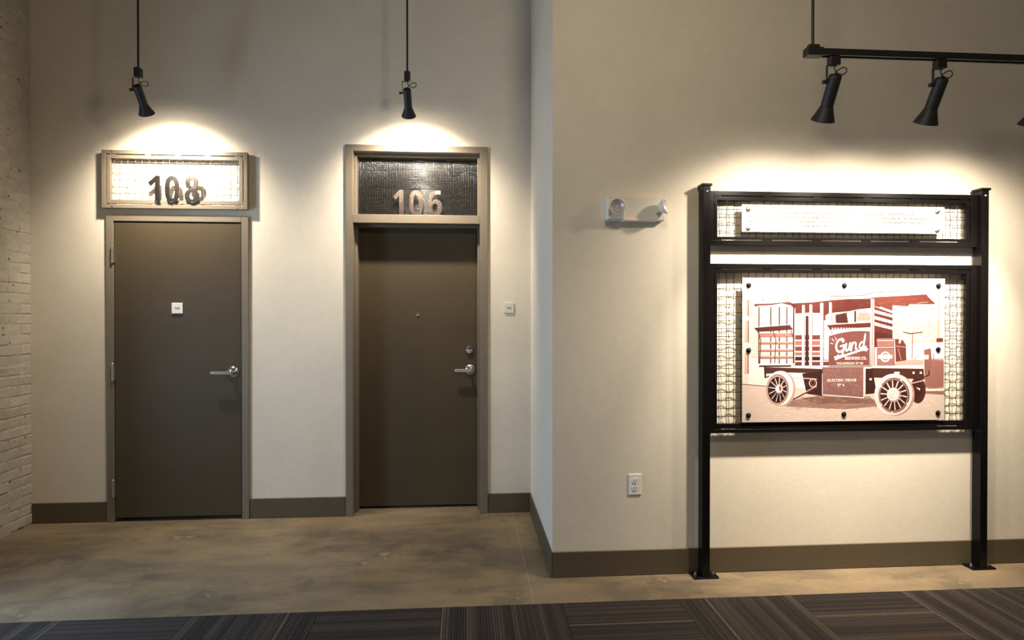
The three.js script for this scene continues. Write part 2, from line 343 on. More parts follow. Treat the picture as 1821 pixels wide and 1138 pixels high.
{
  const d = thing('door_1', 'flush taupe steel door with a small 108 plaque and visible hinges', 'door', [0, 0, 0], null, 'structure');
  // frame face, rebated for the leaf
  const x0 = -2.486, x1 = -1.528, top = 2.128;
  part('door_frame', merge([
    bx(x0, -2.437, 0.0005, top, -0.10, 0.018, 0.003), bx(-1.577, x1, 0.0005, top, -0.10, 0.018, 0.003), bx(-2.437, -1.577, 2.087, top, -0.10, 0.018, 0.003),
    bx(-2.437, -2.42, 0.0005, 2.087, -0.10, -0.04), bx(-1.594, -1.577, 0.0005, 2.087, -0.10, -0.04), bx(-2.42, -1.594, 2.07, 2.087, -0.10, -0.04),
  ]), M.frame, d);
  const leaf = part('door_leaf', bx(-2.4325, -1.5815, 0.028, 2.0815, -0.038, 0.010, 0.002), M.door, d);
  lever(leaf, -1.6400, 1.036, 0.010, 0.132);
  for (const y of [1.855, 1.042, 0.235]) {
    const hg = part('hinge', merge([0, 1, 2].map((k) => cyl(0.0078, 0.0078, 0.036, 14).translate(-2.4395, y + (k - 1) * 0.0385, 0.026))), M.zinc, d, 'steel hinge barrel');
    part('hinge_tip', merge([-1, 1].map((s) => new THREE.SphereGeometry(0.0065, 10, 8).translate(-2.4395, y + s * 0.0575, 0.026))), M.zinc, hg);
    part('hinge_leaf', bx(-2.4395, -2.4295, y - 0.055, y + 0.055, 0.0095, 0.022), M.zinc, hg);
  }
}
// lettering as flat print
function printed(w, h, W, H, draw) {
  const cv = document.createElement('canvas'); cv.width = W; cv.height = H; const c = cv.getContext('2d'); draw(c, W, H);
  const t = new THREE.CanvasTexture(cv); t.colorSpace = THREE.SRGBColorSpace; t.anisotropy = 8;
  return { map: t, face: new THREE.PlaneGeometry(w, h) };
}
function plaque(text, label, x, y, z, w, tone, ink) {
  const o = thing('room_number_sign', label, 'sign', [x, y, z]);
  part('plate', bx(-w / 2, w / 2, -w / 2, w / 2, 0, 0.008, 0.0025), tone, o);
  const p = printed(w * 0.94, w * 0.94, 256, 256, (c, W, H) => {
    c.fillStyle = '#' + tone.color.getHexString(); c.fillRect(0, 0, W, H);
    c.fillStyle = ink; c.font = 'bold 80px sans-serif'; c.textAlign = 'center'; c.textBaseline = 'middle'; c.fillText(text, W / 2, H * 0.52);
  });
  part('lettering', p.face, new THREE.MeshStandardMaterial({ map: p.map, roughness: 0.5 }), o, `dark ${text} lettering`, [0, 0, 0.0083]);
}
plaque('108', 'small square white plaque reading 108 on a taupe door', -2.0125, 1.4845, 0.0101, 0.075, M.white, '#3a332c');
M.plaqueGrey = new THREE.MeshStandardMaterial({ color: lin(0.66, 0.63, 0.55), roughness: 0.5 });
plaque('106', 'small square grey plaque reading 106 on the wall', 0.3065, 1.489, 0.0001, 0.073, M.plaqueGrey, '#2a2620');

// ------------------------------------------------------------------ framed wire sign 108 above the door
{
  const y0 = 2.1717, y1 = 2.5696, x0 = -2.494, x1 = -1.5235, zf = 0.050;
  const o = thing('transom_sign', 'taupe framed wire mesh sign with metal numerals 108 above the door', 'sign');
  const ow = 0.026, gp = 0.006, iw = 0.025;
  const of = part('outer_frame', ring(x0, x1, y0, y1, zf - 0.036, zf, ow, ow, ow, ow), M.frame, o);
  const a0 = x0 + ow + gp, a1 = x1 - ow - gp, b0 = y0 + ow + gp, b1 = y1 - ow - gp;
  const inf = part('inner_frame', ring(a0, a1, b0, b1, zf - 0.024, zf - 0.002, iw, iw, iw, iw), M.frame, o);
  for (const f of [0.04, 0.30, 0.52, 0.74, 0.96]) for (const t of [0, 1]) { const x = a0 + f * (a1 - a0); part('weld_tab', bx(x - 0.02, x + 0.02, t ? b1 : y0 + ow, t ? y1 - ow : b0, zf - 0.02, zf - 0.004), M.frame, inf); }
  for (const t of [0, 1]) for (const f of [0.03, 0.97]) { const y = b0 + f * (b1 - b0); part('weld_tab', bx(t ? a1 : x0 + ow, t ? x1 - ow : a0, y - 0.014, y + 0.014, zf - 0.02, zf - 0.004), M.frame, inf); }
  for (const x of [x0 + 0.07, x1 - 0.07]) for (const y of [y0 + 0.012, y1 - 0.012]) {
    part('standoff', disc(x, y, 0.012, 0.006, 0.024, 12), M.frame, of);
    part('screw_head', disc(x, y, zf + 0.001, 0.005, 0.003, 12), M.zinc, of);
  }
  wireCloth(o, a0 + 0.01, a1 - 0.01, b0 + 0.01, b1 - 0.01, zf - 0.018, 0.0458, 0.0440, -2.4185, 2.228, 0.0017, 0.0025, M.frame);
  const zs = zf + 0.004;
  for (const [ch, a, b] of [['1', -2.183, -2.105], ['0', -2.072, -1.976], ['8', -1.941, -1.842]]) {
    const n = part('numeral', glyph(ch, a, b, 2.208, 2.395, zs, zs + 0.006), M.digitDark, o, `metal numeral ${ch}`);
    part('standoff', disc((a + b) / 2 + (ch === '1' ? 0.018 : 0), 2.214, zs - 0.004, 0.004, 0.010, 10), M.zinc, n);
    part('screw_head', disc((a + b) / 2 + (ch === '1' ? 0.018 : 0), 2.216, zs + 0.0065, 0.0038, 0.003, 10), M.zinc, n);
  }
}

// ------------------------------------------------------------------ door 106: recessed steel door under a glazed transom
{
  const d = thing('door_2', 'recessed taupe steel door under a glazed transom with numerals 106', 'door', [0, 0, 0], null, 'structure');
  const X0 = -0.860, X1 = 0.153, T = 2.651, a = -0.8065, b = 0.0955, m0 = 2.0945, m1 = 2.156, t1 = 2.605, zf = 0.016, zb = -0.20;
  const sx = 0.016;                                                       // stops inside the frame
  part('door_frame', merge([
    bx(X0, a, 0.0005, T, zb, zf, 0.003), bx(b, X1, 0.0005, T, zb, zf, 0.003), bx(a, b, t1, T, zb, zf, 0.003), bx(a, b, m0, m1, zb, zf, 0.003),
    bx(a, a + sx, 0.0005, m0, -0.145, -0.075, 0.002), bx(b - sx, b, 0.0005, m0, -0.145, -0.075, 0.002), bx(a + sx, b - sx, m0 - sx, m0, -0.145, -0.075, 0.002),
    bx(a, a + sx, m1, t1, -0.095, -0.050, 0.002), bx(b - sx, b, m1, t1, -0.095, -0.050, 0.002), bx(a + sx, b - sx, t1 - sx, t1, -0.095, -0.050, 0.002), bx(a + sx, b - sx, m1, m1 + 0.008, -0.095, -0.050, 0.002),
  ]), M.frame, d);
  const leaf = part('door_leaf', bx(a + 0.003, b - 0.003, 0.018, m0 - 0.003, -0.196, -0.150, 0.002), M.door, d);
  lever(leaf, 0.026, 1.027, -0.150, 0.112);
  const db = part('deadbolt', (() => { const p = [[0, 0.012], [0.019, 0.012], [0.023, 0.016], [0.026, 0.014], [0.0295, 0.004], [0.0305, 0]].map((q) => new THREE.Vector2(...q)); return new THREE.LatheGeometry(p, 28).rotateX(Math.PI / 2); })(), M.chrome, leaf, 'round steel deadbolt cylinder', [0.022, 1.176, -0.150]);
  part('keyhole', bx(-0.0015, 0.0015, -0.006, 0.006, 0.0115, 0.0128), M.slot, db);
  const pe = part('peephole', (() => { const p = [[0.005, 0.003], [0.008, 0.007], [0.011, 0.005], [0.0125, 0]].map((q) => new THREE.Vector2(...q)); return new THREE.LatheGeometry(p, 20).rotateX(Math.PI / 2); })(), M.chrome, leaf, 'small steel peephole', [-0.362, 1.438, -0.150]);
  part('lens', disc(0, 0, 0.002, 0.0045, 0.003, 14), M.slot, pe);
  part('transom_pane', bx(a, b, m1, t1, -0.104, -0.098), M.pane, d, 'clear glass of the transom window');
  // fine wire screen behind the glass
  const bars = [];
  for (let x = a + 0.004; x < b; x += 0.0124) bars.push(cyl(0.0013, 0.0013, t1 - m1 - 0.002, 5).translate(x, (m1 + t1) / 2, -0.1265));
  for (let y = m1 + 0.006; y < t1; y += 0.0124) bars.push(cyl(0.0013, 0.0013, b - a - 0.002, 5).rotateZ(Math.PI / 2).translate((a + b) / 2, y, -0.1300));
  const sc = part('wire_screen', merge(bars), M.screen, d, 'fine steel wire screen behind the glass'); sc.userData.kind = 'stuff';
  for (const [ch, p, q] of [['1', -0.534, -0.457], ['0', -0.416, -0.317], ['6', -0.282, -0.178]]) {
    const n = part('numeral', glyph(ch, p, q, m1 + 0.004, 2.348, -0.066, -0.060), M.digit, d, `metal numeral ${ch} standing on the transom sill`);
    const c = (p + q) / 2 + (ch === '1' ? 0.016 : 0);
    part('foot', merge([bx(c - 0.016, c - 0.004, m1, m1 + 0.008, -0.066, -0.056), bx(c + 0.004, c + 0.016, m1, m1 + 0.008, -0.066, -0.056)]), M.digit, n);
  }
}

// ------------------------------------------------------------------ spot heads
const headProfile = [[0.0, 0.030], [0.018, 0.030], [0.0235, 0.026], [0.0245, 0.020], [0.0245, -0.092], [0.0262, -0.096], [0.0300, -0.108], [0.0360, -0.124], [0.0420, -0.138], [0.0462, -0.148], [0.0470, -0.152], [0.0455, -0.152], [0.0400, -0.139], [0.0330, -0.122], [0.0270, -0.108], [0.0, -0.106]].map((p) => new THREE.Vector2(...p)).reverse();
const headGeo = new THREE.LatheGeometry(headProfile, 32);
const bulbGeo = new THREE.LatheGeometry([[0, -0.130], [0.016, -0.128], [0.024, -0.122], [0.026, -0.112], [0, -0.110]].map((p) => new THREE.Vector2(...p)), 24);
// origin: underside of the adapter block; the head swings about the knob, tilted towards the wall
function fitHead(o, tilt, cableTurn, beams, size) {
  const br = part('bracket', merge([bx(-0.034, 0.010, -0.004, 0.0, -0.007, 0.007), bx(-0.034, -0.0305, -0.082, 0.0, -0.007, 0.007, 0.001)]), M.blackMatte, o);
  part('knob', merge([cyl(0.0095, 0.0095, 0.010, 14).rotateZ(Math.PI / 2).translate(-0.045, -0.074, 0), cyl(0.005, 0.005, 0.016, 10).rotateZ(Math.PI / 2).translate(-0.033, -0.074, 0)]), M.blackMatte, br);
  const h = part('lamp_head', headGeo, M.blackMatte, o, 'black flared lamp head', [0, -0.074, 0]); h.rotation.x = tilt; h.scale.setScalar(size);
  part('bulb', bulbGeo, M.bulb, h, 'glowing reflector bulb');
  const ty = -0.074 + 0.032 * size * Math.cos(tilt), tz = 0.032 * size * Math.sin(tilt), cs = Math.cos(cableTurn), sn = Math.sin(cableTurn);
  const L = (u, y) => [u * cs, y, u * sn];
  part('cable', tube([[0.004, 0, 0], L(0.004, -0.016), L(0.018, -0.034), L(0.042, -0.040), L(0.058, -0.024), L(0.050, -0.008), L(0.028, -0.014), L(0.008, -0.030), [0, ty, tz]], 0.0026, 48, 6), M.blackMatte, o, 'looped black lamp cable');
  for (const [I, ang, pen] of beams) {
    const l = new THREE.SpotLight(WARM, I, 0, ang, pen, 2); l.position.set(0, -0.150, 0); l.target.position.set(0, -1.15, 0);
    l.castShadow = true; l.shadow.radius = 1.7; h.add(l); h.add(l.target);
  }
  return h;
}
// where the adapter must sit so that the lamp mouth is seen at photo pixel (x, y) at depth z
function adapterFor(x, y, z, tilt, size) { const p = px(x, y, z); return [p.x, p.y + 0.150 * size * Math.cos(tilt) + 0.074, p.z + 0.150 * size * Math.sin(tilt)]; }
function pendant(label, mx, my, mz, tilt, cableTurn) {
  const o = thing('pendant_spotlight', label, 'spotlight', adapterFor(mx, my, mz, tilt, 1.0));
  part('adapter', bx(-0.018, 0.018, 0, 0.060, -0.022, 0.022, 0.003), M.blackMatte, o);
  const up = CEIL - o.position.y;
  part('rod', cyl(0.0062, 0.0062, up - 0.058, 10).translate(0, 0.058 + (up - 0.058) / 2, 0), M.blackMatte, o);
  part('canopy', cyl(0.06, 0.06, 0.03, 24).translate(0, up - 0.015, 0), M.blackMatte, o);
  fitHead(o, tilt, cableTurn, PENDANT, 1.0);
}
pendant('black pendant spotlight on a rod lighting the 108 sign', 261, 202, 0.40, 0.72, -0.9);
pendant('black pendant spotlight on a rod lighting the 106 transom', 727, 206, 0.40, 0.74, 0.15);

// track with its heads
{
  const tilt = 0.53, z = D + 0.57;
  const s0 = adapterFor(1463, 214, z, tilt, 1.12), ty = s0[1] + 0.0475, tz = s0[2];
  const t = thing('light_track', 'black ceiling track hung from a rod above the display stand', 'light track');
  const L0 = px(1432, 100, tz - 0.0).x, R0 = XR - 0.6;
  part('track_bar', merge([bx(L0 + 0.02, R0, ty + 0.0, ty + 0.024, tz - 0.018, tz + 0.018, 0.002), bx(L0 + 0.02, R0, ty - 0.006, ty, tz - 0.018, tz - 0.010), bx(L0 + 0.02, R0, ty - 0.006, ty, tz + 0.010, tz + 0.018)]), M.blackMatte, t);
  part('end_feed', bx(L0, L0 + 0.075, ty - 0.010, ty + 0.028, tz - 0.022, tz + 0.022, 0.003), M.blackMatte, t);
  for (const x of [L0 + 0.035, L0 + 2.4]) {
    part('rod', cyl(0.0065, 0.0065, CEIL - ty - 0.028, 10).translate(x, (CEIL + ty + 0.028) / 2, tz), M.blackMatte, t);
    part('rod_clamp', bx(x - 0.022, x + 0.028, ty + 0.024, ty + 0.044, tz - 0.012, tz + 0.012, 0.003), M.blackMatte, t);
    part('canopy', cyl(0.06, 0.06, 0.03, 24).translate(x, CEIL - 0.015, tz), M.blackMatte, t);
  }
  const spots = [[1463, 'black track spotlight nearest the rod end of the track'], [1646, 'second black track spotlight from the rod end of the track'], [1832, 'third black track spotlight from the rod end of the track']];
  for (const [mx, label] of spots) {
    const p = adapterFor(mx, 220, z, tilt, 1.12);
    const o = thing('track_spotlight', label, 'spotlight', [p[0], s0[1], tz], 'spotlights on the track');
    part('adapter', bx(-0.024, 0.024, 0, 0.040, -0.017, 0.017, 0.003), M.blackMatte, o);
    fitHead(o, tilt, 0.1, TRACK, 1.12);
  }
}

// opal globe lamp hanging above the top edge of the picture: the soft warm light on the display wall comes from it
{
  const o = thing('globe_lamp', 'white opal globe lamp hanging on a black rod', 'lamp', [0.65, 3.0, 3.0]);
  part('rod', cyl(0.008, 0.008, CEIL - 3.0 - 0.15, 10).translate(0, (CEIL - 3.0 + 0.15) / 2, 0), M.blackMatte, o);
  part('collar', cyl(0.05, 0.05, 0.03, 24).translate(0, 0.155, 0), M.blackMatte, o);
  part('canopy', cyl(0.07, 0.07, 0.03, 24).translate(0, CEIL - 3.0 - 0.015, 0), M.blackMatte, o);
  part('glass_globe', new THREE.SphereGeometry(0.15, 32, 20), new THREE.MeshStandardMaterial({ color: lin(0.85, 0.82, 0.75), emissive: DUSK, emissiveIntensity: 3, roughness: 0.4 }), o, 'glowing opal glass globe');
  const l = new THREE.PointLight(DUSK, 3.0, 0, 2); l.castShadow = true; l.shadow.radius = 7; o.add(l);
}

// ------------------------------------------------------------------ display stand
{
  const o = thing('display_stand', 'black steel two-post display stand with mesh panels, caption plate and old truck photograph', 'display stand');
  const pz0 = 1.1465, pz1 = 1.206, top = 2.136;
  for (const [x0, x1] of [[1.278, 1.321], [2.886, 2.929]]) {
    const p = part('post', bx(x0, x1, 0.008, top, pz0, pz1, 0.002), M.black, o);
    part('post_cap', merge([bx(x0 - 0.007, x1 + 0.007, top, top + 0.013, pz0 - 0.006, pz1 + 0.007, 0.002)]), M.black, p);
    part('bolt', new THREE.SphereGeometry(0.0085, 14, 8, 0, 2 * Math.PI, 0, Math.PI / 2).rotateX(Math.PI / 2).translate((x0 + x1) / 2, top - 0.03, pz1), M.zinc, p, 'bright bolt head');
    const c = (x0 + x1) / 2, bp = part('base_plate', bx(c - 0.070, c + 0.070, 0.0005, 0.010, 1.1385, 1.214, 0.002), M.black, o);
    for (const s of [-1, 1]) part('anchor_bolt', merge([cyl(0.0095, 0.0095, 0.007, 6).translate(c + s * 0.049, 0.0135, 1.176), cyl(0.005, 0.005, 0.016, 10).translate(c + s * 0.049, 0.018, 1.176)]), M.zinc, bp);
  }
  const zf = 1.176;
  function panel(name, y0, y1, iy0, iy1, gy0, gy1) {                      // outer limits, opening limits, gap lines
    const g = part(name, ring(1.3215, 2.8855, y0, y1, zf - 0.034, zf, 0.0315, 0.0365, gy0 - y0, y1 - gy1), M.black, o);
    const a0 = 1.357, a1 = 2.8455, b0 = gy0 + 0.0045, b1 = gy1 - 0.0045;
    const inner = part(name.replace('outer', 'inner'), ring(a0, a1, b0, b1, zf - 0.024, zf - 0.003, 1.373 - a0, a1 - 2.824, iy0 - b0, b1 - iy1), M.black, o);
    for (let k = 0; k < 6; k++) for (const [u, v] of [[gy0, b0], [b1, gy1]]) { const x = 1.372 + k * 0.287; part('weld_tab', bx(x - 0.023, x + 0.023, u, v, zf - 0.02, zf - 0.002), M.black, inner); }
    for (const [u, v] of [[1.353, a0], [a1, 2.849]]) for (const y of [b0 + 0.02, b1 - 0.02]) part('weld_tab', bx(u, v, y - 0.015, y + 0.015, zf - 0.02, zf - 0.002), M.black, inner);
    wireCloth(o, a0 + 0.006, a1 - 0.006, b0 + 0.006, b1 - 0.006, zf - 0.014, 0.0421, 0.0441, 1.3870, name.startsWith('upper') ? 1.8855 : 0.8755, 0.0018, 0.0035, M.wire);
    return g;
  }
  panel('upper_outer_frame', 1.820, 2.116, 1.866, 2.066, 1.846, 2.0915);
  panel('lower_outer_frame', 0.786, 1.718, 0.838, 1.668, 0.806, 1.693);

  const zp = zf + 0.001;
  function dome(parent, x, y, m) {
    const prof = [[0, 0.009], [0.006, 0.0085], [0.0115, 0.006], [0.014, 0.002], [0.0142, 0], [0, 0]].map((p) => new THREE.Vector2(...p)).reverse();
    const b = part('bolt', new THREE.LatheGeometry(prof, 20).rotateX(Math.PI / 2), m, parent, null, [x, y, zp + 0.005]);
    part('hex_socket', cyl(0.0038, 0.0038, 0.002, 6).rotateX(Math.PI / 2).translate(0, 0, 0.0085), M.slot, b);
  }
  // caption plate
  const tp = part('caption_plate', bx(1.507, 2.684, 1.8935, 2.0427, zp - 0.001, zp + 0.004, 0.0008), M.white, o, 'white caption plate with four lines of black text');
  const cap = printed(1.177, 0.1492, 2048, 260, (c, W, H) => {
    c.fillStyle = '#dedad2'; c.fillRect(0, 0, W, H); c.fillStyle = '#14110f'; c.textAlign = 'center'; c.textBaseline = 'middle';
    const lines = ['In the early twentieth century, the John Gund Brewing Company transitioned from using',
      'horse-drawn carts to electric trucks to make deliveries.  This photo shows Electric Truck No. 4.  The driver sat up front',
      'and beer crates were loaded in the back.  Canvas sides could be rolled down in inclement weather\u2014and extra seating',
      'was provided by the side of the truck.'];
    const wid = [1400, 1905, 1905, 780];
    lines.forEach((s, k) => {
      c.save(); c.translate(k === 3 ? W / 2 - 20 : W / 2, 76 + k * 40); c.font = 'bold 35px sans-serif'; const w = c.measureText(s).width; c.scale(wid[k] / w, 1); c.fillText(s, 0, 0); c.restore();
    });
  });
  part('caption_print', cap.face, new THREE.MeshStandardMaterial({ map: cap.map, color: lin(0.62, 0.62, 0.61), roughness: 0.55 }), tp, 'printed caption text', [2.0955, 1.9681, zp + 0.0043]);
  for (const x of [1.5425, 2.640]) for (const y of [2.0165, 1.912]) dome(tp, x, y, M.zinc);
  // truck photograph
  const pp = part('photo_plate', bx(1.5115, 2.689, 0.845, 1.6405, zp - 0.001, zp + 0.004, 0.0008), M.white, o, 'sepia photograph of an old stake-bed electric truck');
  const ph = printed(1.1775, 0.7955, 1790, 1210, drawTruck);
  part('photo_print', ph.face, new THREE.MeshStandardMaterial({ map: ph.map, color: lin(0.62, 0.62, 0.62), roughness: 0.5 }), pp, 'sepia truck photograph print', [2.10025, 1.24275, zp + 0.0043]);
  for (const x of [1.5465, 2.0955, 2.6495]) for (const y of [1.600, 1.242, 0.884]) if (!(x > 2 && x < 2.2 && y > 1.1 && y < 1.4)) dome(pp, x, y, M.black);
}

// the historic photograph, drawn in a 358 x 254 field (origin 1320, 495)
function drawTruck(c, W, H) {
  c.save(); c.scale(W / 358, H / 254); c.translate(-1320, -495);
  let st = 99; const r = () => { st = (st * 1664525 + 1013904223) >>> 0; return st / 4294967296; };
  const poly = (col, ...p) => { c.fillStyle = col; c.beginPath(); for (let i = 0; i < p.length; i += 2) c[i ? 'lineTo' : 'moveTo'](p[i], p[i + 1]); c.closePath(); c.fill(); };
  const line = (col, w, ...p) => { c.strokeStyle = col; c.lineWidth = w; c.beginPath(); for (let i = 0; i < p.length; i += 2) c[i ? 'lineTo' : 'moveTo'](p[i], p[i + 1]); c.stroke(); };
  const rect = (col, x0, y0, x1, y1) => { c.fillStyle = col; c.fillRect(x0, y0, x1 - x0, y1 - y0); };
  const ell = (col, x, y, a, b) => { c.fillStyle = col; c.beginPath(); c.ellipse(x, y, a, b, 0, 0, 7); c.fill(); };
  const ellS = (col, w, x, y, a, b) => { c.strokeStyle = col; c.lineWidth = w; c.beginPath(); c.ellipse(x, y, a, b, 0, 0, 7); c.stroke(); };
  const bricks = (x0, y0, x1, y1, col) => { for (let y = y0, k = 0; y < y1; y += 3.6, k++) { for (let x = x0 - (k % 2) * 4; x < x1; x += 8.2) { const a = Math.max(x, x0), b = Math.min(x + 7.2, x1); if (b > a && r() < 0.85) { c.globalAlpha = 0.45 + 0.5 * r(); rect(col, a, y, b, y + 1.9); } } } c.globalAlpha = 1; };
  const INK = '#34100c', MID = '#65302a', SOFT = '#94625b', PALE = '#cda79c', PAPER = '#e4d8ce';
  rect(PAPER, 1320, 495, 1678, 749);
  // building behind
  bricks(1331, 548, 1412, 634, '#d8ada2'); bricks(1410, 560, 1470, 640, '#dcb4a9');
  rect('#f4e6dd', 1331, 634, 1470, 690);
  bricks(1585, 548, 1672, 612, '#c58f82'); rect(PAPER, 1598, 550, 1667, 571); rect('#fbf4ef', 1588, 612, 1676, 640);
  rect(PALE, 1642, 638, 1676, 694); for (let k = 0; k < 160; k++) { c.globalAlpha = 0.5; rect(SOFT, 1642 + r() * 32, 640 + r() * 52, 1644 + r() * 33, 642 + r() * 52); } c.globalAlpha = 1;
  rect('#f2e4da', 1642, 693, 1678, 697); rect(SOFT, 1640, 697, 1678, 706);
  rect('#e2c4b9', 1667, 497, 1672, 602); line(SOFT, 0.8, 1667, 497, 1667, 602); rect(MID, 1663, 602, 1675, 609);
  for (const [a, b] of [[533, 562], [570, 609], [628, 664]]) { rect('#d6a79b', 1324, a, 1331, b); rect(MID, 1329.6, a, 1331, b); }
  line('#e9c9bd', 1, 1424, 496, 1424, 511); line('#d09080', 1.4, 1434, 496, 1434, 511);
  line(SOFT, 0.8, 1336, 634, 1356, 636);
  // ground
  poly('#dcc6b8', 1320, 683, 1360, 686, 1678, 704, 1678, 749, 1320, 749); line(MID, 1.2, 1320, 682, 1364, 686);
  for (let k = 0; k < 900; k++) { c.globalAlpha = 0.10 + 0.25 * r(); const x = 1320 + r() * 358, y = 690 + r() * 56; rect(r() < 0.5 ? '#d2b0a2' : '#fbf0e8', x, y, x + 2 + r() * 9, y + 0.5 + r() * 1.2); } c.globalAlpha = 1;
  c.globalAlpha = 0.8; poly('#8a6055', 1400, 712, 1460, 702, 1560, 712, 1556, 724, 1500, 728, 1430, 724, 1396, 722); c.globalAlpha = 0.55; poly('#6a4238', 1420, 706, 1545, 706, 1552, 718, 1450, 718); c.globalAlpha = 1;
  for (let k = 0; k < 260; k++) { c.globalAlpha = 0.35; const x = 1402 + r() * 150, y = 704 + r() * 24; rect(r() < 0.6 ? '#7d5045' : '#d9b9ab', x, y, x + 3 + r() * 6, y + 0.9); } c.globalAlpha = 1;
  // rolled canvas roof
  poly('#fffaf6', 1340, 542, 1400, 534, 1470, 524, 1545, 520, 1640, 514, 1652, 520, 1660, 540, 1640, 528, 1545, 532, 1460, 538, 1400, 541, 1340, 546);
  line('#c77a6a', 1, 1344, 536, 1400, 531, 1462, 525, 1540, 520); line('#a8503f', 1.6, 1471, 527, 1531, 526, 1540, 523, 1551, 520); line('#a8503f', 1.4, 1553, 520, 1574, 519, 1592, 518); line('#a8503f', 1.2, 1592, 516, 1622, 513); line('#c77a6a', 0.9, 1540, 519, 1640, 512);
  for (const x of [1356, 1397, 1417, 1463, 1475, 1552, 1590, 1624]) line('#b9604f', 1, x, 530 - (x - 1356) * 0.06, x + 0.5, 538 - (x - 1356) * 0.06);
  poly(MID, 1340, 541, 1370, 540, 1401, 537, 1410, 541, 1401, 543, 1388, 540, 1370, 543, 1350, 544, 1341, 546);
  poly('#551d16', 1400, 540, 1440, 538, 1475, 534, 1503, 532, 1545, 531, 1545, 548, 1525, 550, 1505, 554, 1482, 556, 1470, 558, 1465, 561, 1455, 558, 1440, 556, 1412, 558, 1409, 548);
  poly('#6a2f26', 1542, 530, 1560, 528, 1600, 526, 1645, 523, 1648, 528, 1660, 539, 1659, 541, 1614, 541, 1611, 545, 1584, 543, 1583, 554, 1573, 550, 1560, 547, 1552, 545, 1550, 533);
  line('#d9a698', 0.8, 1628, 539, 1648, 537);
  for (let k = 0; k < 120; k++) { c.globalAlpha = 0.25; const x = 1412 + r() * 230, y = 530 + r() * 18; rect('#b66a58', x, y, x + 5, y + 0.7); } c.globalAlpha = 1;
  // load seen between the posts
  rect('#f7eee8', 1441, 557, 1456, 596); rect('#efdcd2', 1412, 560, 1424, 604); for (let y = 562; y < 604; y += 4) rect('#cfa094', 1415, y, 1424, y + 1.6);
  for (const [y0, y1, col] of [[596, 604, MID], [606, 614, SOFT], [616, 624, '#6d332a'], [626, 632, SOFT], [634, 642, INK], [642, 650, MID]]) { rect(col, 1410, y0, 1471, y1); }
  for (const [y] of [[604], [614], [624], [632], [641]]) rect('#f7eee8', 1412, y, 1471, y + 2.2);
  rect(INK, 1430, 562, 1435, 650); rect(MID, 1461, 560, 1465, 604); rect('#efe0d8', 1462, 570, 1471, 640);
  // rear stake body
  for (const x of [1348.5, 1369, 1384, 1397]) line(INK, 1.9, x, 546, x, 648);
  line(INK, 2.4, 1409, 542, 1409, 650); line('#efe1d9', 1.2, 1411, 548, 1411, 650);
  poly('#4a1812', 1340, 583, 1402, 578, 1408, 586, 1372, 589, 1346, 590); line('#f6ebe4', 1, 1340, 582, 1402, 577);
  for (const [y, h] of [[592, 7], [608, 4], [621, 4], [633, 4.5]]) { rect('#a4736b', 1349, y, 1408, y + h); line(MID, 0.8, 1349, y + h, 1408, y + h); line('#f0ddd5', 0.7, 1349, y, 1408, y); }
  line(MID, 1.6, 1346, 588, 1352, 604, 1350, 648); line(MID, 1.6, 1373, 588, 1378, 604, 1376, 648); line(MID, 1.6, 1404, 586, 1409, 604);
  rect('#f4e7df', 1347, 646, 1410, 649); rect(INK, 1349, 649, 1406, 652); poly('#f2e4dc', 1404, 650, 1476, 651, 1476, 656, 1406, 654);
  for (const [x0, x1, t] of [[1423.5, 1428, 543], [1436.5, 1441, 542], [1455.5, 1460.5, 539], [1471, 1475.5, 538]]) { rect('#fbf3ed', x0, t, x1, 651); rect('#9c4537', x1, t, x1 + 1.1, 651); }
  // crates over the sign board
  rect('#f8efe9', 1477, 557, 1546, 574); poly('#431812', 1482, 560, 1502, 556, 1505, 575, 1483, 575); rect('#431812', 1515.5, 553, 1519, 573);
  for (let k = 0; k < 46; k++) rect('#c98e80', 1520 + r() * 24, 556 + Math.floor(r() * 5) * 3.4, 1522 + r() * 24, 557.4 + Math.floor(r() * 5) * 3.4);
  poly('#572019', 1467, 578, 1545, 574, 1546, 582, 1473, 587); line('#f6ebe4', 1.1, 1467, 577, 1545, 573);
  for (let x = 1476; x < 1544; x += 5) rect('#fbf3ed', x, 583, x + 2.6, 587);
  rect('#f4e7df', 1545, 532, 1551, 656); line(MID, 1, 1548, 540, 1548, 652); line('#8a3a2e', 1.4, 1551.5, 534, 1551.5, 652);
  poly('#572019', 1552, 546, 1584, 556, 1584, 618, 1552, 618);
  for (let k = 0; k < 3; k++) { const y = 551 + k * 11; poly('#efdfd6', 1552, y, 1584, y + 9, 1584, y + 14, 1552, y + 6); line(MID, 0.8, 1563, y + 2, 1563, y + 9); line(MID, 0.8, 1574, y + 5, 1574, y + 12); }
  poly('#fbf3ed', 1561, 545, 1583, 553, 1583, 557, 1561, 549); poly('#46160f', 1552, 590, 1584, 597, 1584, 603, 1556, 602, 1552, 604);
  // sign board
  c.fillStyle = '#74423e'; c.beginPath(); c.moveTo(1471, 596); c.quadraticCurveTo(1508, 584, 1545, 588); c.lineTo(1546, 650); c.lineTo(1470, 650); c.closePath(); c.fill();
  c.strokeStyle = '#f3e2da'; c.lineWidth = 1.2; c.beginPath(); c.moveTo(1472, 597); c.quadraticCurveTo(1508, 585, 1544, 589); c.lineTo(1544, 649); c.stroke();
  for (let k = 0; k < 200; k++) { c.globalAlpha = 0.18; const x = 1472 + r() * 70, y = 596 + r() * 52; rect(r() < 0.5 ? '#bd8d85' : '#7e463f', x, y, x + 4, y + 1.2); } c.globalAlpha = 1;
  c.save(); c.translate(1484, 628); c.rotate(-0.17); c.scale(0.95, 1); c.transform(1, 0, -0.18, 1.08, 0, 0); c.strokeStyle = '#fff8f3'; c.lineCap = c.lineJoin = 'round';
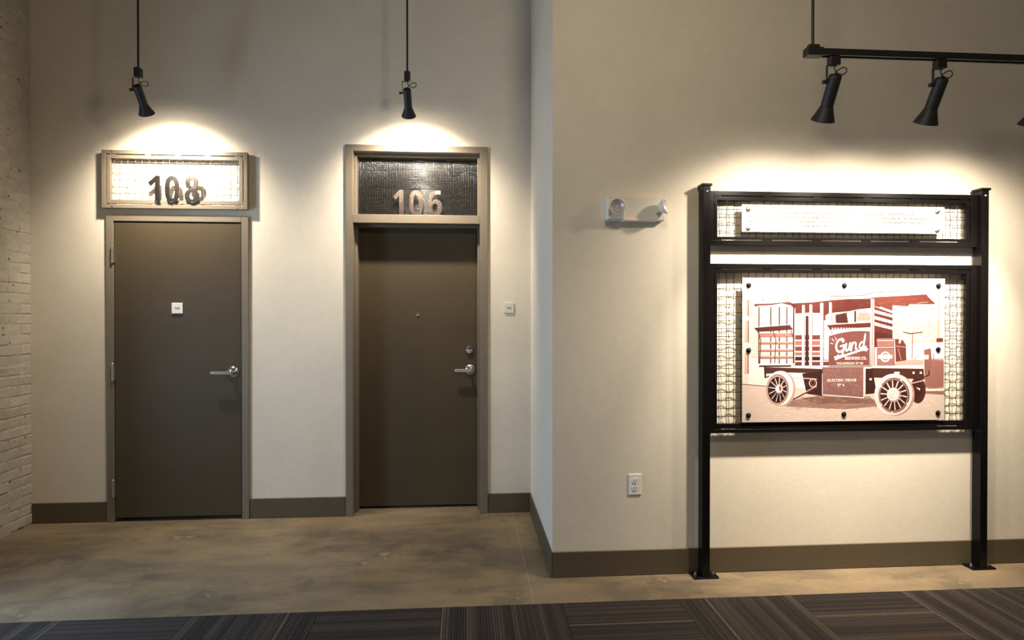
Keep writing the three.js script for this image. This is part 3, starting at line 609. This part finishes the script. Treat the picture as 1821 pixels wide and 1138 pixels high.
  const pen = (w, d) => { c.lineWidth = w; c.beginPath(); c.moveTo(d[0], d[1]); for (let i = 2; i < d.length; i += 6) c.bezierCurveTo(...d.slice(i, i + 6)); c.stroke(); };
  pen(3.6, [13, -17, 9, -25, 0, -20, 0, -10, 0, -1, 8, 1, 12, -3]); pen(2.8, [8, -10, 11, -9, 13, -11, 15, -11, 14, -6, 14, 0, 11, 4, 9, 7, 4, 7, 3, 4]); pen(2.2, [13, -17, 16, -14, 15, -22, 10, -22]);
  pen(3.2, [19, -12, 18, -7, 17, -1, 20, -1, 23, -1, 25, -6, 26, -12]); pen(3.2, [26, -12, 25, -7, 24, -1, 28, -1]);
  pen(3.2, [30, -12, 30, -8, 29, -4, 28, 0]); pen(3.0, [29, -6, 31, -13, 38, -15, 37, -7, 36, -3, 36, 0, 39, -1]);
  pen(3.0, [52, -9, 48, -13, 43, -8, 44, -3, 45, 1, 50, -1, 52, -6]); pen(3.2, [55, -22, 54, -14, 51, -4, 52, -1, 53, 0, 55, -1, 56, -2]); c.restore();
  poly('#fff8f3', 1480, 634, 1500, 630, 1534, 619, 1541, 620, 1538, 625, 1530, 624, 1500, 634, 1482, 641);
  c.fillStyle = '#fbeee7'; c.font = 'bold 7.5px serif'; c.save(); c.translate(1499, 640); c.scale(0.74, 1); c.fillText('BREWING CO.', 0, 0); c.restore();
  c.font = 'bold 5.2px serif'; c.fillText('TELEPHONE N\u00ba 86', 1484, 648);
  line('#fbeee7', 1.2, 1476, 602, 1480, 607); line('#fbeee7', 1.2, 1482, 600, 1484, 605); line('#fbeee7', 1.2, 1474, 610, 1478, 612);
  // battery box
  poly('#835a55', 1459, 653, 1534, 653, 1534, 708, 1460, 702); line('#f3e4dc', 1.6, 1533, 654, 1533, 708, 1461, 702); line('#e6d0c6', 1, 1459, 653, 1460, 702); line(INK, 1.4, 1470, 651.5, 1547, 651.5);
  for (let k = 0; k < 220; k++) { c.globalAlpha = 0.2; const x = 1461 + r() * 68, y = 655 + r() * 46; rect(r() < 0.5 ? '#c4a29a' : '#86574f', x, y, x + 3, y + 2); } c.globalAlpha = 1;
  c.fillStyle = '#fff6f0'; c.font = 'bold 6px serif'; c.save(); c.translate(1468, 678); c.scale(0.98, 1); c.fillText('ELECTRIC TRUCK', 0, 0); c.restore(); c.fillText('N\u00ba 4', 1486, 686.5);
  // underside, chain drive
  poly('#47201a', 1357, 652, 1460, 656, 1460, 664, 1400, 662, 1360, 664); poly(INK, 1424, 664, 1459, 660, 1459, 704, 1432, 700);
  line(INK, 3, 1359, 655, 1360, 670, 1366, 668); line('#f0e0d8', 1.2, 1366, 664, 1362, 669); line('#d8b4a9', 1.8, 1408, 671, 1450, 674); line(MID, 2.6, 1408, 710, 1450, 688); line('#e9d3ca', 1, 1408, 708, 1450, 686);
  ell(MID, 1443, 681, 7, 7.5); ellS('#f0e0d8', 1.1, 1443, 681, 6.4, 7); ell(INK, 1443, 681, 2.4, 2.4);
  // driver's place
  poly('#95665f', 1556, 602, 1586, 602, 1588, 651, 1556, 651); line('#f3e4dc', 1.1, 1556, 606, 1586, 606); line(INK, 1.2, 1556, 620, 1587, 620); line('#f3e4dc', 1, 1556, 619, 1587, 619); line('#8a3a2e', 1, 1586, 602, 1588, 651);
  ellS('#fdf5ef', 2.6, 1571, 635, 7.5, 8); rect('#fdf5ef', 1558, 632, 1584, 638); ell('#fdf5ef', 1571, 635, 4.5, 4.5); c.fillStyle = '#a06a62'; c.font = 'bold 4.6px serif'; c.textAlign = 'center'; c.fillText('G', 1571, 637); c.textAlign = 'left';
  poly('#62302a', 1588, 603, 1602, 605, 1608, 614, 1609, 641, 1590, 648); poly('#f6ece5', 1596, 604, 1600, 604, 1598, 611, 1595, 611); line('#d0a297', 1, 1590, 616, 1607, 618); line('#c79488', 1, 1594, 620, 1600, 642);
  line('#8c3f33', 1.5, 1620, 594, 1619, 646); line('#46160f', 1.8, 1603, 591, 1616, 594, 1638, 591); line('#8c3f33', 1, 1624, 640, 1628, 633); ell('#efe0d8', 1619, 642, 2, 4);
  poly('#c9a198', 1590, 644, 1622, 640, 1640, 642, 1640, 650, 1588, 651); poly('#f4e8e0', 1556, 651, 1640, 651, 1641, 655, 1558, 653);
  poly('#47201a', 1546, 655, 1640, 657, 1642, 676, 1546, 672); poly(INK, 1536, 656, 1548, 656, 1556, 700, 1536, 702); rect('#f6ece5', 1587, 662, 1597, 666); for (const [x, y] of [[1620, 662], [1633, 662], [1543, 673]]) rect('#efdcd3', x, y, x + 4, y + 4);
  poly('#8c5a50', 1640, 623, 1653, 620, 1655, 646, 1652, 660, 1646, 670, 1641, 668); line('#f4e8e0', 1.1, 1640, 623, 1641, 668); rect('#fbf3ed', 1641, 632, 1649, 640); line(MID, 1.2, 1658, 630, 1658, 640); line(INK, 2, 1642, 672, 1650, 668, 1650, 660);
  // wheels
  ell('#47201a', 1630, 695, 14, 24); ell('#3f120d', 1628, 694, 9, 18); poly('#efe0d8', 1626, 690, 1634, 692, 1633, 696); line('#d8b4a9', 2, 1618, 683, 1640, 678);
  ell('#c39a8e', 1388, 690.5, 24.5, 31.5); ell('#f6ece5', 1385, 689.5, 23.5, 30.5); ell('#7a3a30', 1381, 692, 19.5, 27); ell('#c8a094', 1380.5, 692.5, 18.5, 26); ell('#220806', 1381, 692.5, 16.5, 23);
  for (let k = 0; k < 12; k++) { const a = k / 12 * 2 * Math.PI + 0.2; line('#e8d2c8', 1.7, 1383 + 5 * Math.cos(a), 691 + 6 * Math.sin(a), 1381.5 + 15.5 * Math.cos(a), 692.2 + 21.5 * Math.sin(a)); line('#220806', 0.8, 1383.6 + 5 * Math.cos(a + 0.1), 691 + 6 * Math.sin(a + 0.1), 1382 + 15.5 * Math.cos(a + 0.1), 692.2 + 21.5 * Math.sin(a + 0.1)); }
  ell('#d9bdb2', 1384, 690.5, 6.5, 8); ell('#fff8f3', 1382, 691, 4.5, 5.5); ell('#62302a', 1385.5, 690, 1.6, 4);
  ell('#b98c80', 1589, 703.5, 35, 37.5); ell('#f8f0ea', 1586, 702.5, 34, 37); ellS('#d2a99d', 1, 1587, 703, 31, 34.5); ell('#62302a', 1587, 704, 28.5, 32); ellS('#f0e2da', 1.2, 1587, 704, 28.5, 32); ell('#a8776d', 1586.5, 704, 26.5, 30); ell('#3c1712', 1586.5, 704, 24.5, 27.5);
  for (let k = 0; k < 14; k++) { const a = k / 14 * 2 * Math.PI + 0.12; line('#f4e8e0', 2.2, 1586 + 9 * Math.cos(a), 703 + 9.5 * Math.sin(a), 1586.5 + 23.5 * Math.cos(a), 704 + 26.5 * Math.sin(a)); line('#3f120d', 0.9, 1586.6 + 9 * Math.cos(a + 0.09), 703 + 9.5 * Math.sin(a + 0.09), 1586.5 + 23.5 * Math.cos(a + 0.06), 704 + 26.5 * Math.sin(a + 0.06)); }
  for (const a of [0.5, 1.7, 2.6, 3.7, 5.2]) rect('#f6ece5', 1585.5 + 27.5 * Math.cos(a), 703 + 31 * Math.sin(a), 1588.5 + 27.5 * Math.cos(a), 706 + 31 * Math.sin(a));
  ell('#c39a8e', 1586.5, 703, 12.5, 13); ell('#f8efe9', 1585, 702, 10.5, 11); ellS('#c39a8e', 0.9, 1585, 703, 6.5, 7); ell('#e6cfc5', 1584, 705, 4, 4.5);
  for (let k = 0; k < 5200; k++) { c.globalAlpha = 0.05 + 0.10 * r(); const x = 1320 + r() * 358, y = 495 + r() * 254, w = 0.5 + r() * 1.6; rect(r() < 0.55 ? '#5a2a22' : '#fff6f0', x, y, x + w, y + 0.4 + r() * 0.9); } c.globalAlpha = 1;
  c.restore();
}

// ------------------------------------------------------------------ emergency light
{
  const o = thing('emergency_light', 'beige two-headed emergency light with a tiny red lamp on the wall', 'emergency light', [0, 0, D]);
  part('body', bx(0.762, 1.080, 1.950, 2.076, 0.0005, 0.048, 0.006), M.plastic, o);
  part('corner_block', bx(0.756, 0.852, 1.952, 2.068, 0.0005, 0.064, 0.006), M.plastic, o);
  part('bottom_tray', bx(0.846, 1.032, 1.946, 1.958, 0.002, 0.056, 0.003), M.plastic, o);
  part('status_lamp', new THREE.SphereGeometry(0.0042, 12, 8).translate(0.888, 1.9525, 0.0565), M.redLed, o, 'glowing red status lamp');
  const shell = [[0, -0.030], [0.012, -0.029], [0.020, -0.022], [0.031, -0.006], [0.038, 0.006], [0.041, 0.010], [0.0415, 0.016], [0.0385, 0.016], [0.037, 0.008], [0.028, -0.002], [0.014, -0.010], [0.0, -0.012]].map((p) => new THREE.Vector2(...p)).reverse();
  const g = new THREE.LatheGeometry(shell, 32).rotateX(Math.PI / 2);
  for (const [x, y, z, dx, dy, dz] of [[0.802, 2.013, 0.098, -0.20, -0.05, 1], [1.052, 2.014, 0.094, 0.80, 0.22, 0.55]]) {
    const h = part('lamp_head', g, M.plastic, o, 'swivelling round lamp head', [x, y, z]); h.lookAt(new THREE.Vector3(x + dx, y + dy, z + dz + D)); 
    part('reflector', new THREE.LatheGeometry([[0.0365, 0.0085], [0.028, -0.001], [0.014, -0.009], [0.004, -0.0105]].map((p) => new THREE.Vector2(...p)), 28).rotateX(Math.PI / 2), M.reflector, h);
    part('lens', disc(0, 0, 0.0135, 0.038, 0.0015, 28), M.pane, h);
    part('bulb', new THREE.SphereGeometry(0.006, 12, 8).translate(0, 0, -0.003), M.white, h);
    part('neck', cyl(0.010, 0.012, 0.045, 14).rotateX(Math.PI / 2).translate(x > 0.9 ? x - 0.014 : x, y - 0.012, z - 0.045), M.plastic, o);
  }
}
// ------------------------------------------------------------------ wall outlet
{
  const x0 = 0.8900, x1 = 0.9626, y0 = 0.4440, y1 = 0.5585, cx = (x0 + x1) / 2, cy = (y0 + y1) / 2;
  const o = thing('wall_outlet', 'white duplex wall outlet low on the wall', 'outlet', [cx, cy, D]);
  const p = part('cover_plate', bx(x0 - cx, x1 - cx, y0 - cy, y1 - cy, 0.0003, 0.006, 0.003), M.white, o);
  for (const s of [-1, 1]) {
    const f = part('receptacle', disc(0, s * 0.0195, 0.0065, 0.0165, 0.004, 24), M.white, o);
    part('slot', merge([bx(-0.008, -0.0055, s * 0.0195 - 0.002, s * 0.0195 + 0.007, 0.0078, 0.009), bx(0.0055, 0.008, s * 0.0195 - 0.002, s * 0.0195 + 0.007, 0.0078, 0.009), disc(0, s * 0.0195 - 0.008, 0.0084, 0.003, 0.0012, 10)]), M.slot, f);
  }
  part('screw', disc(0, 0, 0.0065, 0.003, 0.002, 10), M.zinc, p);
}

renderer.render(scene, camera);
